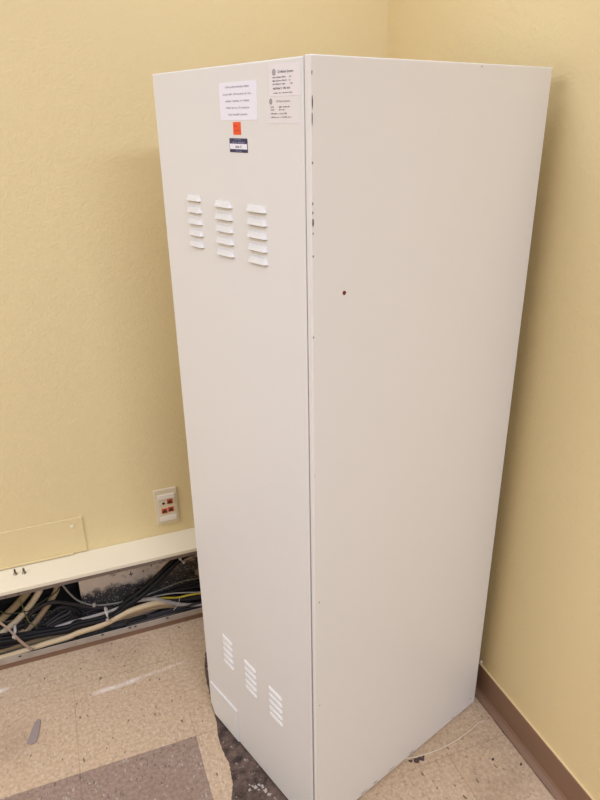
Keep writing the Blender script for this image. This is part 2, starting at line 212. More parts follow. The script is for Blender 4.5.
# ------------------------------------------------------------------ materials
def wall_mat():
    s = Nodes('pale_yellow_wall_paint', .55, .35)
    c = s.mix(s.noise(1.6, 3), lin(WALLC), lin(WALLC2))
    s.base(c)
    h = s.math('ADD', s.noise(160, 2, .55), s.math('MULTIPLY', s.noise(55, 2), .8))
    s.bump(h, .6, .0018); return s.m
def floor_mat():
    s = Nodes('speckled_vinyl_tile', .42, .4)
    x, y, z = s.xyz()
    u = s.math('DIVIDE', s.math('SUBTRACT', x, TX), TS); v = s.math('DIVIDE', s.math('SUBTRACT', y, TY), TS)
    fu, fv = s.math('FRACT', u), s.math('FRACT', v)
    du = s.math('MINIMUM', fu, s.math('SUBTRACT', 1, fu)); dv = s.math('MINIMUM', fv, s.math('SUBTRACT', 1, fv))
    seam = s.smooth(s.math('MINIMUM', du, dv), .0018, .0065, 1, 0)
    seam = s.math('MULTIPLY', seam, s.smooth(s.noise(9, 3), .38, .62, .15, .9))
    dark = s.math('MULTIPLY', s.math('LESS_THAN', x, TX), s.math('MULTIPLY', s.math('LESS_THAN', y, TY), s.math('GREATER_THAN', x, -1.43)))
    # chips: two voronoi layers, random cells picked out as light or dark flecks
    def flecks(scale, lo, hi, sx=1, sy=1):
        w = s.n('ShaderNodeVectorMath', operation='ADD')
        nz = s.n('ShaderNodeTexNoise'); s.ln(s.obj, nz.inputs['Vector']); nz.inputs['Scale'].default_value = 60
        sc = s.n('ShaderNodeVectorMath', operation='SCALE'); s.ln(nz.outputs['Color'], sc.inputs[0]); sc.inputs['Scale'].default_value = .012
        s.ln(s.mapped((sx, sy, 1)), w.inputs[0]); s.ln(sc.outputs[0], w.inputs[1])
        vo = s.voro(scale, w.outputs[0]); sep = s.n('ShaderNodeSeparateColor'); s.ln(vo.outputs['Color'], sep.inputs[0])
        pick = s.math('MULTIPLY', s.math('GREATER_THAN', sep.outputs[0], lo), s.math('LESS_THAN', sep.outputs[0], hi))
        near = s.smooth(vo.outputs['Distance'], .30, .42, 1, 0)
        return s.math('MULTIPLY', pick, near)
    mott = s.noise(95, 4, .65); cloud = s.noise(3.2, 4, .6)
    tan = s.mix(s.smooth(mott, .35, .65), lin(TAN1), lin(TAN2))
    tan = s.mix(s.math('MULTIPLY', flecks(190, .84, 1, 1, .6), .52), tan, lin(TANL))
    tan = s.mix(s.math('MULTIPLY', flecks(170, 0, .13, 1, .6), .55), tan, lin(TAND))
    tan = s.mix(s.math('MULTIPLY', flecks(150, 0, .022, 1, .45), .75), tan, lin((72,56,44)))
    drk = s.mix(s.smooth(mott, .35, .65), lin(DRK1), lin(DRK2))
    drk = s.mix(s.math('MULTIPLY', flecks(170, .9, 1, 1, .5), .6), drk, lin(DRKL))
    drk = s.mix(s.math('MULTIPLY', flecks(160, 0, .12, 1, .5), .7), drk, lin(DRKD))
    c = s.mix(dark, tan, drk)
    c = s.mix(s.math('MULTIPLY', s.smooth(cloud, .5, .72), .28), c, lin((120,92,70)))
    c = s.mix(s.math('MULTIPLY', seam, .38), c, lin((92,72,56)))
    # uneven dark line along the toe of the brown base
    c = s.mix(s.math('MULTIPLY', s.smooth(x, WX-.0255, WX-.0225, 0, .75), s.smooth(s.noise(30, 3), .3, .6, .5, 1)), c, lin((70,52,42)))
    # soft-edged pale streaks across the tan tiles
    def pale_streak(cx, cy, L, W, rot, amt):
        m = s.n('ShaderNodeMapping', vector_type='TEXTURE'); s.ln(s.obj, m.inputs['Vector'])
        m.inputs['Location'].default_value = (cx, cy, 0); m.inputs['Rotation'].default_value = (0,0,rad(rot))
        p = s.n('ShaderNodeSeparateXYZ'); s.ln(m.outputs[0], p.inputs[0])
        a = s.smooth(s.math('ABSOLUTE', p.outputs[0]), L*.35, L, 1, 0)
        b = s.smooth(s.math('ABSOLUTE', p.outputs[1]), 0, W, 1, 0)
        t = s.math('MULTIPLY', a, b)
        return s.math('MULTIPLY', s.math('MULTIPLY', t, s.smooth(s.noise(45, 3), .3, .6, .45, 1)), amt)
    for a in ((-.385,.628,.10,.014,3,.8), (-.25,.642,.11,.010,5,.35), (-.74,.737,.06,.014,2,.95)):
        c = s.mix(pale_streak(*a), c, lin((236,224,210)))
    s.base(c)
    s.ln(s.smooth(s.noise(20, 3), .3, .7, .34, .5), s.b.inputs['Roughness'])
    h = s.math('SUBTRACT', s.math('MULTIPLY', mott, .12), s.math('MULTIPLY', seam, .8)); s.bump(h, .12, .001)
    return s.m
def bare_mat():
    s = Nodes('bare_grimy_subfloor', .75, .25)
    a = s.mix(s.smooth(s.noise(26, 5, .7), .35, .65), lin((66,53,47)), lin((112,92,80)))
    a = s.mix(s.smooth(s.noise(70, 4, .7), .60, .70), a, lin((168,150,136)))
    a = s.mix(s.smooth(s.noise(14, 4, .6), .55, .7), a, lin((52,43,40)))
    s.base(a); s.bump(s.noise(60, 4), .5, .002); return s.m
def galv_mat():
    s = Nodes('dusty_galvanised_back_plate', .5, .4, .15)
    x, y, z = s.xyz()
    edge = s.math('ADD', z, s.math('MULTIPLY', s.math('SUBTRACT', s.noise(38, 4, .7), .5), .075))
    edge = s.math('SUBTRACT', edge, s.math('MULTIPLY', s.math('MAXIMUM', s.math('ADD', x, .25), 0), .28))
    tar = s.smooth(edge, .116, .146, 1, 0)
    met = s.mix(s.noise(9, 4, .6), lin((200,182,162)), lin((234,216,196)))
    met = s.mix(s.smooth(s.noise(22, 4, .65), .58, .74), met, lin((112,98,88)))
    grit = s.voro(270); sep = s.n('ShaderNodeSeparateColor'); s.ln(grit.outputs['Color'], sep.inputs[0])
    dots = s.math('MULTIPLY', s.math('GREATER_THAN', sep.outputs[0], .76), s.smooth(grit.outputs['Distance'], .2, .36, 1, 0))
    mot = s.mix(s.noise(50, 4, .7), lin((44,41,41)), lin((96,90,87)))
    dk = s.mix(dots, mot, lin((244,238,230)))
    s.base(s.mix(tar, met, dk)); s.bump(s.math('MULTIPLY', tar, s.noise(160, 3)), .6, .002); return s.m
def painted_metal(name, c, rough=.42):
    s = Nodes(name, rough, .45)
    c = lin(c); s.base(s.mix(s.noise(2.2, 3), tuple(v*.965 for v in c[:3])+(1,), c))
    s.bump(s.noise(420, 2), .06, .0006); return s.m
def trough_mat():
    s = Nodes('scuffed_grey_steel_lip', .5, .4, .1)
    a = s.mix(s.noise(30, 4), lin((150,136,122)), lin((188,174,158)))
    s.base(s.mix(s.smooth(s.noise(60, 4, .7), .68, .76), a, lin((84,66,54)))); return s.m
def kick_mat():
    s = Nodes('brown_vinyl_base', .5, .4)
    s.base(s.mix(s.noise(12, 3), lin((128,98,76)), lin((140,108,84)))); s.bump(s.noise(140, 2), .08, .0006); return s.m

WALLC, WALLC2 = (226,204,152), (231,210,159)
TAN1, TAN2, TANL, TAND = (184,157,128), (204,178,147), (220,204,184), (146,122,102)
DRK1, DRK2, DRKL, DRKD = (138,115,101), (160,137,121), (196,184,172), (94,80,74)
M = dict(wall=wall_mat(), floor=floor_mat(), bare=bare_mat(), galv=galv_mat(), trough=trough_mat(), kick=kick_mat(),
    ceil=plain('white_ceiling_tile', (236,233,226), .9, .2),
    cab=painted_metal('off_white_enamel', (228,223,215)), door=painted_metal('off_white_enamel_door', (227,223,216)),
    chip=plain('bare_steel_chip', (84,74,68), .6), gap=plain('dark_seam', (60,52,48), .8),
    paper=plain('white_paper', (238,234,240), .7, .3, var=.02), label=plain('pale_label_film', (233,226,224), .45, .4, var=.02),
    label2=plain('aged_label_film', (229,223,219), .45, .4, var=.02),
    ink=plain('black_ink', (112,105,106), .7), fadedink=plain('faded_ink', (172,158,166), .7),
    orange=plain('orange_sticker_paper', (240,86,36), .6), orangeink=plain('dark_red_ink', (190,52,20), .6),
    blue=plain('navy_tag', (46,44,82), .5), blueink=plain('pale_blue_print', (150,152,190), .5),
    red=plain('dark_red_spot', (110,34,34), .5),
    flange=plain('dull_grey_flange', (128,112,98), .6, .25, .05, var=.25, scale=30),  # flange strip coloured duller and darker than the ledge above
    ledge=painted_metal('cream_ledge_paint', (238,226,198), .5),
    inside=plain('dark_cavity_steel', (46,42,40), .85, .1),
    white=plain('white_plastic', (236,226,208), .4, .5), ivory=plain('ivory_plastic', (226,210,178), .45, .5),
    jack=plain('orange_jack_plastic', (206,98,62), .45), hole=plain('black_plastic', (32,28,28), .6),
    jackdark=plain('dark_red_jack_opening', (92,34,24), .6),
    tie=plain('clear_nylon_tie', (188,178,166), .5), strap=plain('pinkish_tie_strap', (168,144,126), .5),
    screw=plain('zinc_screw', (128,118,104), .35, .5, .7), scrap=plain('grey_vinyl_scrap', (150,134,128), .6),
    plaster=plain('plaster_crumb', (186,174,162), .9, .1, var=.2), soil=plain('dark_grit', (92,76,68), .9, .1),
    wire=plain('ivory_wire_sheath', (226,208,182), .5), steel=plain('dull_grey_steel', (150,146,142), .45, .5, .4),
    caulk=plain('cream_caulk', (226,200,150), .6), lamp=plain('white_lamp_housing', (230,230,228), .6),
)
CABLE_M = {k: plain('cable_sheath_'+k, c, .5, .22, var=.12, scale=25) for k, c in dict(
    olive=(150,130,96), cream=(204,184,152), tan=(160,136,106), cream2=(200,176,138), black=(19,16,14), dgrey=(54,48,47),
    dgrey2=(38,35,35), slate=(50,46,46), navy=(37,35,38), lgrey=(146,140,132), lgrey2=(160,152,143), white=(190,184,174),
    yellow=(196,174,60), green=(48,54,36), lime=(104,108,62)).items()}

# ------------------------------------------------------------------ the room
bm = bmesh.new()
HX0, HX1, HZ0, HZ1 = -1.2, -.455, .09, .272      # opening in the left wall inside the raceway
for lo, hi in (((X0,WY,0),(HX0,WY+.12,CEIL)), ((HX1,WY,0),(WX,WY+.12,CEIL)), ((HX0,WY,HZ1),(HX1,WY+.12,CEIL)), ((HX0,WY,0),(HX1,WY+.12,HZ0))):
    box(bm, lo, hi)
for lo, hi in (((HX0,WY+.09,HZ0),(HX1,WY+.1,HZ1)), ((HX0,WY+.001,HZ1-.003),(HX1,WY+.1,HZ1)), ((HX0,WY+.001,HZ0),(HX1,WY+.1,HZ0+.003)), ((HX1-.003,WY+.001,HZ0),(HX1,WY+.1,HZ1)), ((HX0,WY+.001,HZ0),(HX0+.003,WY+.1,HZ1))):
    box(bm, lo, hi, 1)                              # dark lining of the opening
tag(finish('wall_left', bm, [M['wall'], M['inside']]), None, None, kind='structure')
bm = bmesh.new(); box(bm, (WX,RW_END,0), (WX+.12,WY+.12,CEIL)); struct('wall_right', bm, M['wall'])
bm = bmesh.new(); box(bm, (X1,Y0,0), (X1+.12,RW_END+.12,CEIL)); box(bm, (WX+.12,RW_END,0), (X1+.12,RW_END+.12,CEIL)); struct('wall_far', bm, M['wall'])
bm = bmesh.new(); box(bm, (X0-.12,Y0-.12,0), (X0,WY+.12,CEIL)); struct('wall_side', bm, M['wall'])
bm = bmesh.new(); box(bm, (X0,Y0-.12,0), (X1+.12,Y0,CEIL)); struct('wall_front', bm, M['wall'])
bm = bmesh.new(); box(bm, (X0-.12,Y0-.12,CEIL), (X1+.12,WY+.12,CEIL+.1)); struct('ceiling', bm, M['ceil'])
# floor: tiles, with a ragged bare patch under and left of the cabinet where the tiles were broken away
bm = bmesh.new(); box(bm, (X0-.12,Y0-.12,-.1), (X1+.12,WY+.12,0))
edge = [(-.112,.66),(-.125,.611),(-.133,.56),(-.137,.505),(-.140,.456),(-.142,.394),(-.150,.335),(-.149,.296),(-.143,.255),(-.146,.223),(-.150,.195),(-.164,.158),(-.160,.10),(-.166,.04),(-.150,-.02)]
rag = []
for (a, b) in zip(edge, edge[1:]):
    for k in range(6):
        t = k/6; rag.append((a[0]+(b[0]-a[0])*t+random.uniform(-.0013,.0013), a[1]+(b[1]-a[1])*t))
rag += [(-.06,-.05),(.03,-.03),(.03,.06),(.09,.12),(.2,.2),(.25,.4),(.1,.6),(0,.68)]
vs = [bm.verts.new((x,y,.0006)) for x,y in rag]; f = bm.faces.new(vs); f.material_index = 1
bmesh.ops.recalc_face_normals(bm, faces=bm.faces)
f.normal_update()
if f.normal.z < 0: f.normal_flip()
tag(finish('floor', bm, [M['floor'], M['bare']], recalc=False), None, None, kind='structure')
# brown base: cove profile along the right wall, a low strip under the raceway
def cove(bm, y0, y1):
    prof = [(WX,0),(WX-.021,0),(WX-.021,.0025),(WX-.016,.006),(WX-.010,.011),(WX-.0065,.019),(WX-.006,.094),(WX-.0045,.0985),(WX,.0985)]
    a = [bm.verts.new((x,y0,z)) for x,z in prof]; b = [bm.verts.new((x,y1,z)) for x,z in prof]; n = len(prof)
    bm.faces.new(a); bm.faces.new(b[::-1])
    for i in range(n): bm.faces.new((a[i],b[i],b[(i+1)%n],a[(i+1)%n]))
    for x0,x1,z0,z1 in ((WX-.005,WX,.0985,.1012),): box(bm, (x0,y0,z0), (x1,y1,z1), 1)
bm = bmesh.new(); cove(bm, RW_END, RY); struct('baseboard_right', bm, [M['kick'], M['caulk']])
bm = bmesh.new(); box(bm, (X0,RY+.006,0), (WX-.022,RY+.016,.0225)); struct('baseboard_left', bm, M['kick'])

# ------------------------------------------------------------------ cable raceway along the left wall
RX0, RX1 = -2.2, WX-.001
race = tag(empty('cable_raceway', (0,WY,0)), 'long open metal cable trough with cream painted top along the foot of the left wall', 'cable raceway')
def rp(name, bm, m, **k):
    for v in bm.verts: v.co.y -= WY
    return finish(name, bm, m, race, **k)
bm = bmesh.new(); box(bm, (RX0,RY-.001,.2755), (RX1,WY-.0005,.288), 0, .0015)
rp('top_cover', bm, M['ledge'])
bm = bmesh.new(); box(bm, (RX0,RY+.0002,.2630), (RX1,RY+.0030,.2755), 0, .0006)
for x in (-.655,-.62,-.33,-.19): box(bm, (x-.003,RY-.0002,.2665), (x+.003,RY+.001,.2725), 1, .0005)
rp('cover_flange', bm, [M['flange'], M['chip']])
bm = bmesh.new(); box(bm, (RX0,RY,.0225), (RX1,RY+.003,.0435), 0, .0008)
for x in (-.98,-.655,-.408,-.322,-.304,-.20): box(bm, (x-.004,RY-.0008,.036), (x+.004,RY+.001,.0425), 1, .0006)
rp('front_lip', bm, [M['trough'], M['chip']])
bm = bmesh.new(); box(bm, (RX0,RY+.003,.0225), (RX1,WY-.001,.0255)); rp('trough_floor', bm, M['trough'])
bm = bmesh.new(); box(bm, (HX1,WY-.009,.0256), (RX1,WY-.001,.2745)); box(bm, (RX0,WY-.009,.0256), (HX1,WY-.001,HZ0)); box(bm, (RX0,WY-.009,HZ0), (HX0,WY-.001,.2745))
back = rp('back_plate', bm, M['galv'])
def knockout(x, z, s):
    bm = bmesh.new(); y = -.0095
    pts = []
    for k in range(28):
        a = 2*math.pi*k/28; r = s*(.30+.70*abs(math.cos(2*a))**3)*random.uniform(.75,1.1)
        pts.append((x+r*math.cos(a)*.7, z+r*math.sin(a)))
    a = [bm.verts.new((px,y,pz)) for px,pz in pts]; b = [bm.verts.new((px,y+.0012,pz)) for px,pz in pts]
    bm.faces.new(a); bm.faces.new(b[::-1])
    for i in range(28): bm.faces.new((a[i],a[(i+1)%28],b[(i+1)%28],b[i]))
    for v in bm.verts: v.co.y -= back.location.y
    o = finish('knockout', bm, M['chip'], back); return o
for a in ((-.221,.190,.016), (-.290,.166,.012), (-.249,.167,.007)): knockout(*a)
bm = bmesh.new(); cyl(bm, (-.066,-.0285,.125), (0,1,0), .016, .019, 24); cyl(bm, (-.066,-.034,.125), (0,1,0), .011, .006, 24)
tag(finish('conduit_connector', bm, M['steel'], race), 'round grey cable connector', None)

# ------------------------------------------------------------------ cables (paths in metres)
for name, label, col, r, grp, pts in CABLES:
    bm = bmesh.new(); tube(bm, spline(pts, 5), r, 10)
    tag(finish(name, bm, CABLE_M[col]), label, 'cable', grp)

# nylon ties round the bundles
def tie(label, ctr, axis, ry, rz, head, m='tie', w=.0022):
    """a flat loop around a bundle running along axis, with a square head"""
    root = tag(empty('cable_tie', ctr), label, 'cable tie', 'nylon ties round the cables')
    ax = Vector(axis).normalized(); q = ax.to_track_quat('X', 'Z')
    bm = bmesh.new(); n = 28; R = []
    for k in range(n):
        a = 2*math.pi*k/n; d = Vector((0, ry*math.cos(a), rz*math.sin(a)))
        e = d.normalized()*.0006
        R.append([bm.verts.new(q @ (d+e*sgn+Vector((sx*w,0,0)))) for sx, sgn in ((-1,-1),(1,-1),(1,1),(-1,1))])
    for k in range(n):
        a, b = R[k], R[(k+1)%n]
        for i in range(4): bm.faces.new((a[i],a[(i+1)%4],b[(i+1)%4],b[i]))
    finish('strap', bm, M[m], root)
    bm = bmesh.new(); hx, hy, hz = head; box(bm, (hx-.0042,hy-.003,hz-.0042), (hx+.0042,hy+.003,hz+.0042), 0, .001)
    finish('tie_head', bm, M[m], root)
    return root
t = tie('white tie round the black bundle at far left, over the pale strap', (-.657,.846,.113), (1,0,-.10), .024, .021, (-.003,-.024,.002), w=.0028)
t = tie('white tie round the black bundle halfway along the raceway, its short tail pointing up', (-.384,.848,.098), (1,0,.24), .022, .017, (-.002,-.021,-.013))
bm = bmesh.new(); tube(bm, [(.0,-.022,-.01),(.001,-.0225,.006),(.003,-.022,.020)], .001, 6, flat=(.0008,.0017)); finish('tail', bm, M['tie'], t)
t = tie('white tie round the climbing black cables near the cabinet, tail end sticking out', (-.140,.852,.256), (.75,0,.65), .018, .014, (.004,-.019,-.006))
bm = bmesh.new(); tube(bm, [(.002,-.02,-.004),(.008,-.022,-.014),(.0135,-.0225,-.021)], .001, 6, flat=(.001,.0016)); cyl(bm, (.0125,-.0225,-.020), (.5,0,-.8), .0035, .005, 10); finish('tail', bm, M['tie'], t)
bm = bmesh.new(); tube(bm, spline([(-.151,.829,.099),(-.155,.8265,.086),(-.163,.8265,.072),(-.176,.8275,.056)], 4), .001, 8, flat=(.0009,.0013))
tag(finish('cable_tie', bm, M['tie']), 'thin loose tie tail hanging over the grey cables beside the cabinet', 'cable tie', 'nylon ties round the cables')
bm = bmesh.new(); tube(bm, spline([(-.705,.838,.19),(-.689,.834,.169),(-.673,.829,.148),(-.660,.8215,.128),(-.646,.8195,.098),(-.631,.8205,.070),(-.616,.8225,.046)], 4), .001, 8, flat=(.0009,.0048))
tag(finish('tie_strap', bm, M['strap']), 'flat pinkish strap slanting across the cables at the far left of the raceway', 'strap')
bm = bmesh.new(); box(bm, (-.425,.894,.093), (-.415,.904,.103), 0, .002)
tag(finish('wire_clip', bm, M['tie']), 'tiny pale clip on the thin grey wire sagging across the back plate', 'clip')

# screws left standing on the ledge
for i, (x, y, lab) in enumerate(((-.626,.893,'left one of the two small screws standing on the cream ledge'), (-.601,.889,'right one of the two small screws standing on the cream ledge'))):
    t = tag(empty('screw', (x,y,.288)), lab, 'screw', 'screws on the raceway ledge')
    bm = bmesh.new(); cyl(bm, (0,0,0), (0,0,1), .0062, .002, 14); cyl(bm, (0,0,.002), (0,0,1), .0062, .003, 14, r2=.003); finish('screw_head', bm, M['screw'], t)
    bm = bmesh.new(); cyl(bm, (0,0,.005), (0,0,1), .0026, .011, 10); cyl(bm, (0,0,.016), (0,0,1), .0026, .005, 10, r2=.0004)
    for k in range(5): cyl(bm, (0,0,.006+k*.002), (0,0,1), .0034, .0008, 10)
    finish('shank', bm, M['screw'], t)

# ------------------------------------------------------------------ on the walls
t = tag(empty('cover_plate', (-.408,WY,.2905)), 'wide yellow painted cover plate low on the left wall above the ledge', 'cover plate')
bm = bmesh.new(); box(bm, (-.80,-.0042,.001), (-.003,-.0003,.129), 0, .0018)
finish('plate', bm, M['wall'], t)
bm = bmesh.new(); box(bm, (-.80,-.0085,.0005), (-.045,-.0040,.0070), 0, .0018); finish('bottom_flange', bm, M['wall'], t)
bm = bmesh.new(); cyl(bm, (-.036,-.0042,.100), (0,-1,0), .0055, .0022, 18, r2=.003); finish('screw_head', bm, M['ledge'], t)

t = tag(empty('wall_outlet', (-.148,WY,.395)), 'cream wall outlet plate with orange data jacks left of the white cabinet', 'outlet')
bm = bmesh.new(); box(bm, (-.037,-.007,-.066), (.037,-.0004,.066), 0, .0025, 3); finish('faceplate', bm, M['ivory'], t)
bm = bmesh.new(); box(bm, (-.028,-.0095,-.050), (.029,-.0065,.047), 0, .001); finish('jack_insert', bm, M['ivory'], t)
for z0, z1 in ((.030,.047), (-.051,-.034)):
    bm = bmesh.new(); box(bm, (-.026,-.0125,z0), (.028,-.009,z1), 0, .0015); finish('label_window', bm, M['white'], t)
for x, z, m, dk in ((-.010,.016,'ivory','hole'), (.011,.019,'jack','jackdark'), (-.009,-.013,'jack','jackdark'), (.012,-.011,'jack','jackdark')):
    s = .0095
    bm = bmesh.new()
    if m == 'ivory': box(bm, (x-.006,-.0112,z-.004), (x+.006,-.009,z+.004), 0, .0006)
    else: box(bm, (x-s,-.0115,z-.009), (x+s,-.009,z+.009), 0, .0008)
    j = finish('data_jack', bm, M[m], t)
    if m == 'ivory': j['label'] = 'black round socket'
    bm = bmesh.new()
    if m == 'ivory': cyl(bm, (x,-.0108,z), (0,-1,0), .0045, .0009, 16)
    else:
        box(bm, (x-.0066,-.0121,z-.0062), (x+.0066,-.0112,z+.003)); box(bm, (x-.003,-.0121,z+.003), (x+.003,-.0112,z+.006))
    finish('socket', bm, M[dk], j)
bm = bmesh.new(); cyl(bm, (WX,.222,.107), (-1,0,0), .0042, .0015, 14); cyl(bm, (WX-.0015,.222,.107), (-1,0,0), .0036, .002, 14, r2=.0015)
tag(finish('wall_screw', bm, M['white']), 'small white screw head on the right wall just above the brown base, by the cabinet', 'screw')

# ------------------------------------------------------------------ the cabinet
cab = tag(empty('equipment_cabinet', (0,0,0), CAB_ROT), 'tall off-white metal equipment cabinet standing in the corner', 'cabinet')
D = .014           # depth of the rebate the door closes into
bm = bmesh.new()
# outline with a rebate for the door and a narrow post at the near corner
A_ = [(0,0),(0,CD),(-CW,CD),(-CW,D),(-.0146,D),(-.0146,0)]
lo_ = [bm.verts.new((x,y,.004)) for x,y in A_]
hi_ = [bm.verts.new((x,y,CH)) for x,y in A_]
lo_[4].co.x = lo_[5].co.x = -.0060               # the post narrows towards the foot
bm.faces.new(lo_[::-1]); top_ = bm.faces.new(hi_)
for k in range(6): bm.faces.new((lo_[k],lo_[(k+1)%6],hi_[(k+1)%6],hi_[k]))
bmesh.ops.recalc_face_normals(bm, faces=bm.faces)
sharp = [e for e in bm.edges if e.calc_face_angle(0) > .5 and not (abs(e.verts[0].co.x+.0146) < .01 and abs(e.verts[1].co.x+.0146) < .01 and min(e.verts[0].co.y, e.verts[1].co.y) > .01)]
bmesh.ops.bevel(bm, geom=sharp, offset=.0030, segments=3, affect='EDGES', profile=.6, material=-1, clamp_overlap=True)
# chips in the paint down the near corner and scuffs along the bottom of the side
def patch(y, z, h, wd, n=9):
    pts = [(y+wd*math.cos(2*math.pi*k/n)*random.uniform(.6,1.1), z+h*math.sin(2*math.pi*k/n)*random.uniform(.75,1.1)) for k in range(n)]
    f = bm.faces.new([bm.verts.new((.0003,py,pz)) for py,pz in pts]); f.material_index = 1
for z, h, wd in ((1.612,.003,.0012),(1.575,.0105,.0013),(1.553,.010,.0012),(1.494,.002,.0016),(1.437,.0025,.0016),(1.424,.0025,.0014),(1.409,.0070,.0022),(1.393,.002,.0014),(1.359,.002,.0018),(1.229,.002,.0016),(.971,.0012,.001)):
    patch(.0024+random.uniform(-.0004,.0004), z, h*.95, wd*.8)
for y, z, h, wd in ((.012,.685,.002,.0015),(.012,.41,.002,.0015),(.38,1.630,.0018,.0011),(.575,.030,.0012,.004),(.50,.013,.0010,.010),(.33,.0125,.0011,.012),(.255,.0135,.0010,.016),(.195,.0140,.0016,.010),(.155,.0135,.0012,.014)):
    patch(y, z, h, wd)
bmesh.ops.recalc_face_normals(bm, faces=[f for f in bm.faces if f.material_index == 0])
for f in bm.faces:
    if f.material_index == 1:
        f.normal_update()
        if f.normal.x < 0: f.normal_flip()
body = finish('body', bm, [M['cab'], M['chip']], cab, recalc=False)
bm = bmesh.new(); cyl(bm, (0,.068,1.291), (1,0,0), .0034, .0012, 16); tag(finish('red_spot', bm, M['red'], cab), 'small dark red spot', None)
# feet: a dark recessed plinth under the body
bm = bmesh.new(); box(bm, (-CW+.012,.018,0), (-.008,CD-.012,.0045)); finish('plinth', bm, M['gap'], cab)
# door leaf, its lock edge leaning away from the frame towards the foot
bm = bmesh.new()
P = [(-CW+.0025,.030),(-CW+.016,.0065),(-.0118,.0065),(-.0158,CH-.0012),(-CW+.0025,CH-.0012)]
a = [bm.verts.new((x,0,z)) for x,z in P]; b = [bm.verts.new((x,D-.0008,z)) for x,z in P]
fr = bm.faces.new(a); bm.faces.new(b[::-1])
for i in range(5): bm.faces.new((a[i],a[(i+1)%5],b[(i+1)%5],b[i]))
bmesh.ops.recalc_face_normals(bm, faces=bm.faces)
bmesh.ops.bevel(bm, geom=list(fr.edges), offset=.0032, segments=3, affect='EDGES', profile=.6, material=-1)
door = finish('door', bm, M['door'], cab)
# pressed louvres: three columns of five at the top, three at the foot
def louvre(x0, x1, zt, h=.0105, d=.0068):
    bm = bmesh.new(); i = .007
    A = [(x0,-.0002,zt-h),(x1,-.0002,zt-h),(x1-.003,-.0002,zt),(x0+.003,-.0002,zt)]
    B = [(x0+i,-d,zt-h),(x1-i,-d,zt-h),(x1-i-.001,-.0024,zt-.0012),(x0+i+.001,-.0024,zt-.0012)]
    a = [bm.verts.new(p) for p in A]; b = [bm.verts.new(p) for p in B]
    bm.faces.new(b); bm.faces.new(a[::-1])
    for k in range(4):
        f = bm.faces.new((a[k],a[(k+1)%4],b[(k+1)%4],b[k]))
        if k == 0: f.material_index = 1
    bmesh.ops.recalc_face_normals(bm, faces=bm.faces)
    finish('louver', bm, [M['door'], M['gap']], door)
for x0, x1, zt in ((-.369,-.316,1.4255),(-.271,-.213,1.4225),(-.1705,-.1125,1.4235)):
    for k in range(5): louvre(x0, x1, zt-.0212*k)
for x0, x1, zt in ((-.369,-.319,.352),(-.272,-.2185,.341),(-.1715,-.1155,.338)):
    for k in range(5): louvre(x0, x1, zt-.0205*k, .0062, .0042)
# access flap at the lower left of the door
bm = bmesh.new(); P = [(-.452,.038),(-.440,.0085),(-.3195,.0085),(-.3195,.122),(-.452,.122)]
a = [bm.verts.new((x,-.0036,z)) for x,z in P]; b = [bm.verts.new((x,-.0002,z)) for x,z in P]
fr = bm.faces.new(a); bm.faces.new(b[::-1])
for i in range(5): bm.faces.new((a[i],a[(i+1)%5],b[(i+1)%5],b[i]))
bmesh.ops.recalc_face_normals(bm, faces=bm.faces)
bmesh.ops.bevel(bm, geom=list(fr.edges), offset=.0014, segments=2, affect='EDGES', material=-1)
finish('access_flap', bm, M['door'], cab)

# ---- papers, stickers and tags on the door
def text_faces(bm, body_, x, z, size, y, mi, align='LEFT', bold=0):
    cu = bpy.data.curves.new('t', 'FONT'); cu.body = body_; cu.size = size; cu.align_x = align; cu.resolution_u = 3; cu.offset = bold
    ob = bpy.data.objects.new('t', cu); COL.objects.link(ob)
    bpy.context.view_layer.update()
    me = bpy.data.meshes.new_from_object(ob.evaluated_get(bpy.context.evaluated_depsgraph_get()))
    n0 = len(bm.faces); bm.from_mesh(me); bm.faces.ensure_lookup_table()
    vs = set()
    for f in bm.faces[n0:]:
        f.material_index = mi
        for v in f.verts: vs.add(v)
    for v in vs: v.co = Vector((x+v.co.x, y, z+v.co.y))
    bpy.data.objects.remove(ob); bpy.data.meshes.remove(me); bpy.data.curves.remove(cu)
def quad(bm, x0, x1, z0, z1, y, mi):
    f = bm.faces.new([bm.verts.new(p) for p in ((x0,y,z0),(x1,y,z0),(x1,y,z1),(x0,y,z1))]); f.material_index = mi
def strokes(bm, x0, x1, z, h, y, mi, words, w=.0007):
    """a line of print too small to read: short uneven strokes gathered in words"""
    tot = sum(words)+.7*(len(words)-1); u = (x1-x0)/tot; x = x0
    for wd in words:
        k = x
        while k < x+wd*u-w:
            hh = h*random.choice((.65,.7,1,.75)); quad(bm, k, k+w*random.uniform(.7,1.3), z, z+hh, y, mi)
            if random.random() < .7: quad(bm, k, k+w*2.0, z+random.choice((0,.35,.6))*h, z+random.choice((0,.35,.6))*h+w*.6, y, mi)
            k += w*random.uniform(1.9,2.6)
        x += (wd+.7)*u
def sheet(bm, P, y0, y1, mi=0):
    a = [bm.verts.new((x,y1,z)) for x,z in P]; b = [bm.verts.new((x,y0,z)) for x,z in P]
    n = len(P); fs = [bm.faces.new(a), bm.faces.new(b[::-1])] + [bm.faces.new((a[i],a[(i+1)%n],b[(i+1)%n],b[i])) for i in range(n)]
    for f in fs: f.material_index = mi
def rrect(x0, x1, z0, z1, r, n=4):
    out = []
    for cx, cz, a0 in ((x1-r,z0+r,-90),(x1-r,z1-r,0),(x0+r,z1-r,90),(x0+r,z0+r,180)):
        for k in range(n+1):
            a = rad(a0+90*k/n); out.append((cx+r*math.cos(a), cz+r*math.sin(a)))
    return out
YF = -.0005; YI = -.00065
def orient(bm):
    for f in bm.faces:
        f.normal_update()
        if f.normal.y > 0 and abs(f.normal.y) > .9 and all(v.co.y < YF+.00002 for v in f.verts): f.normal_flip()
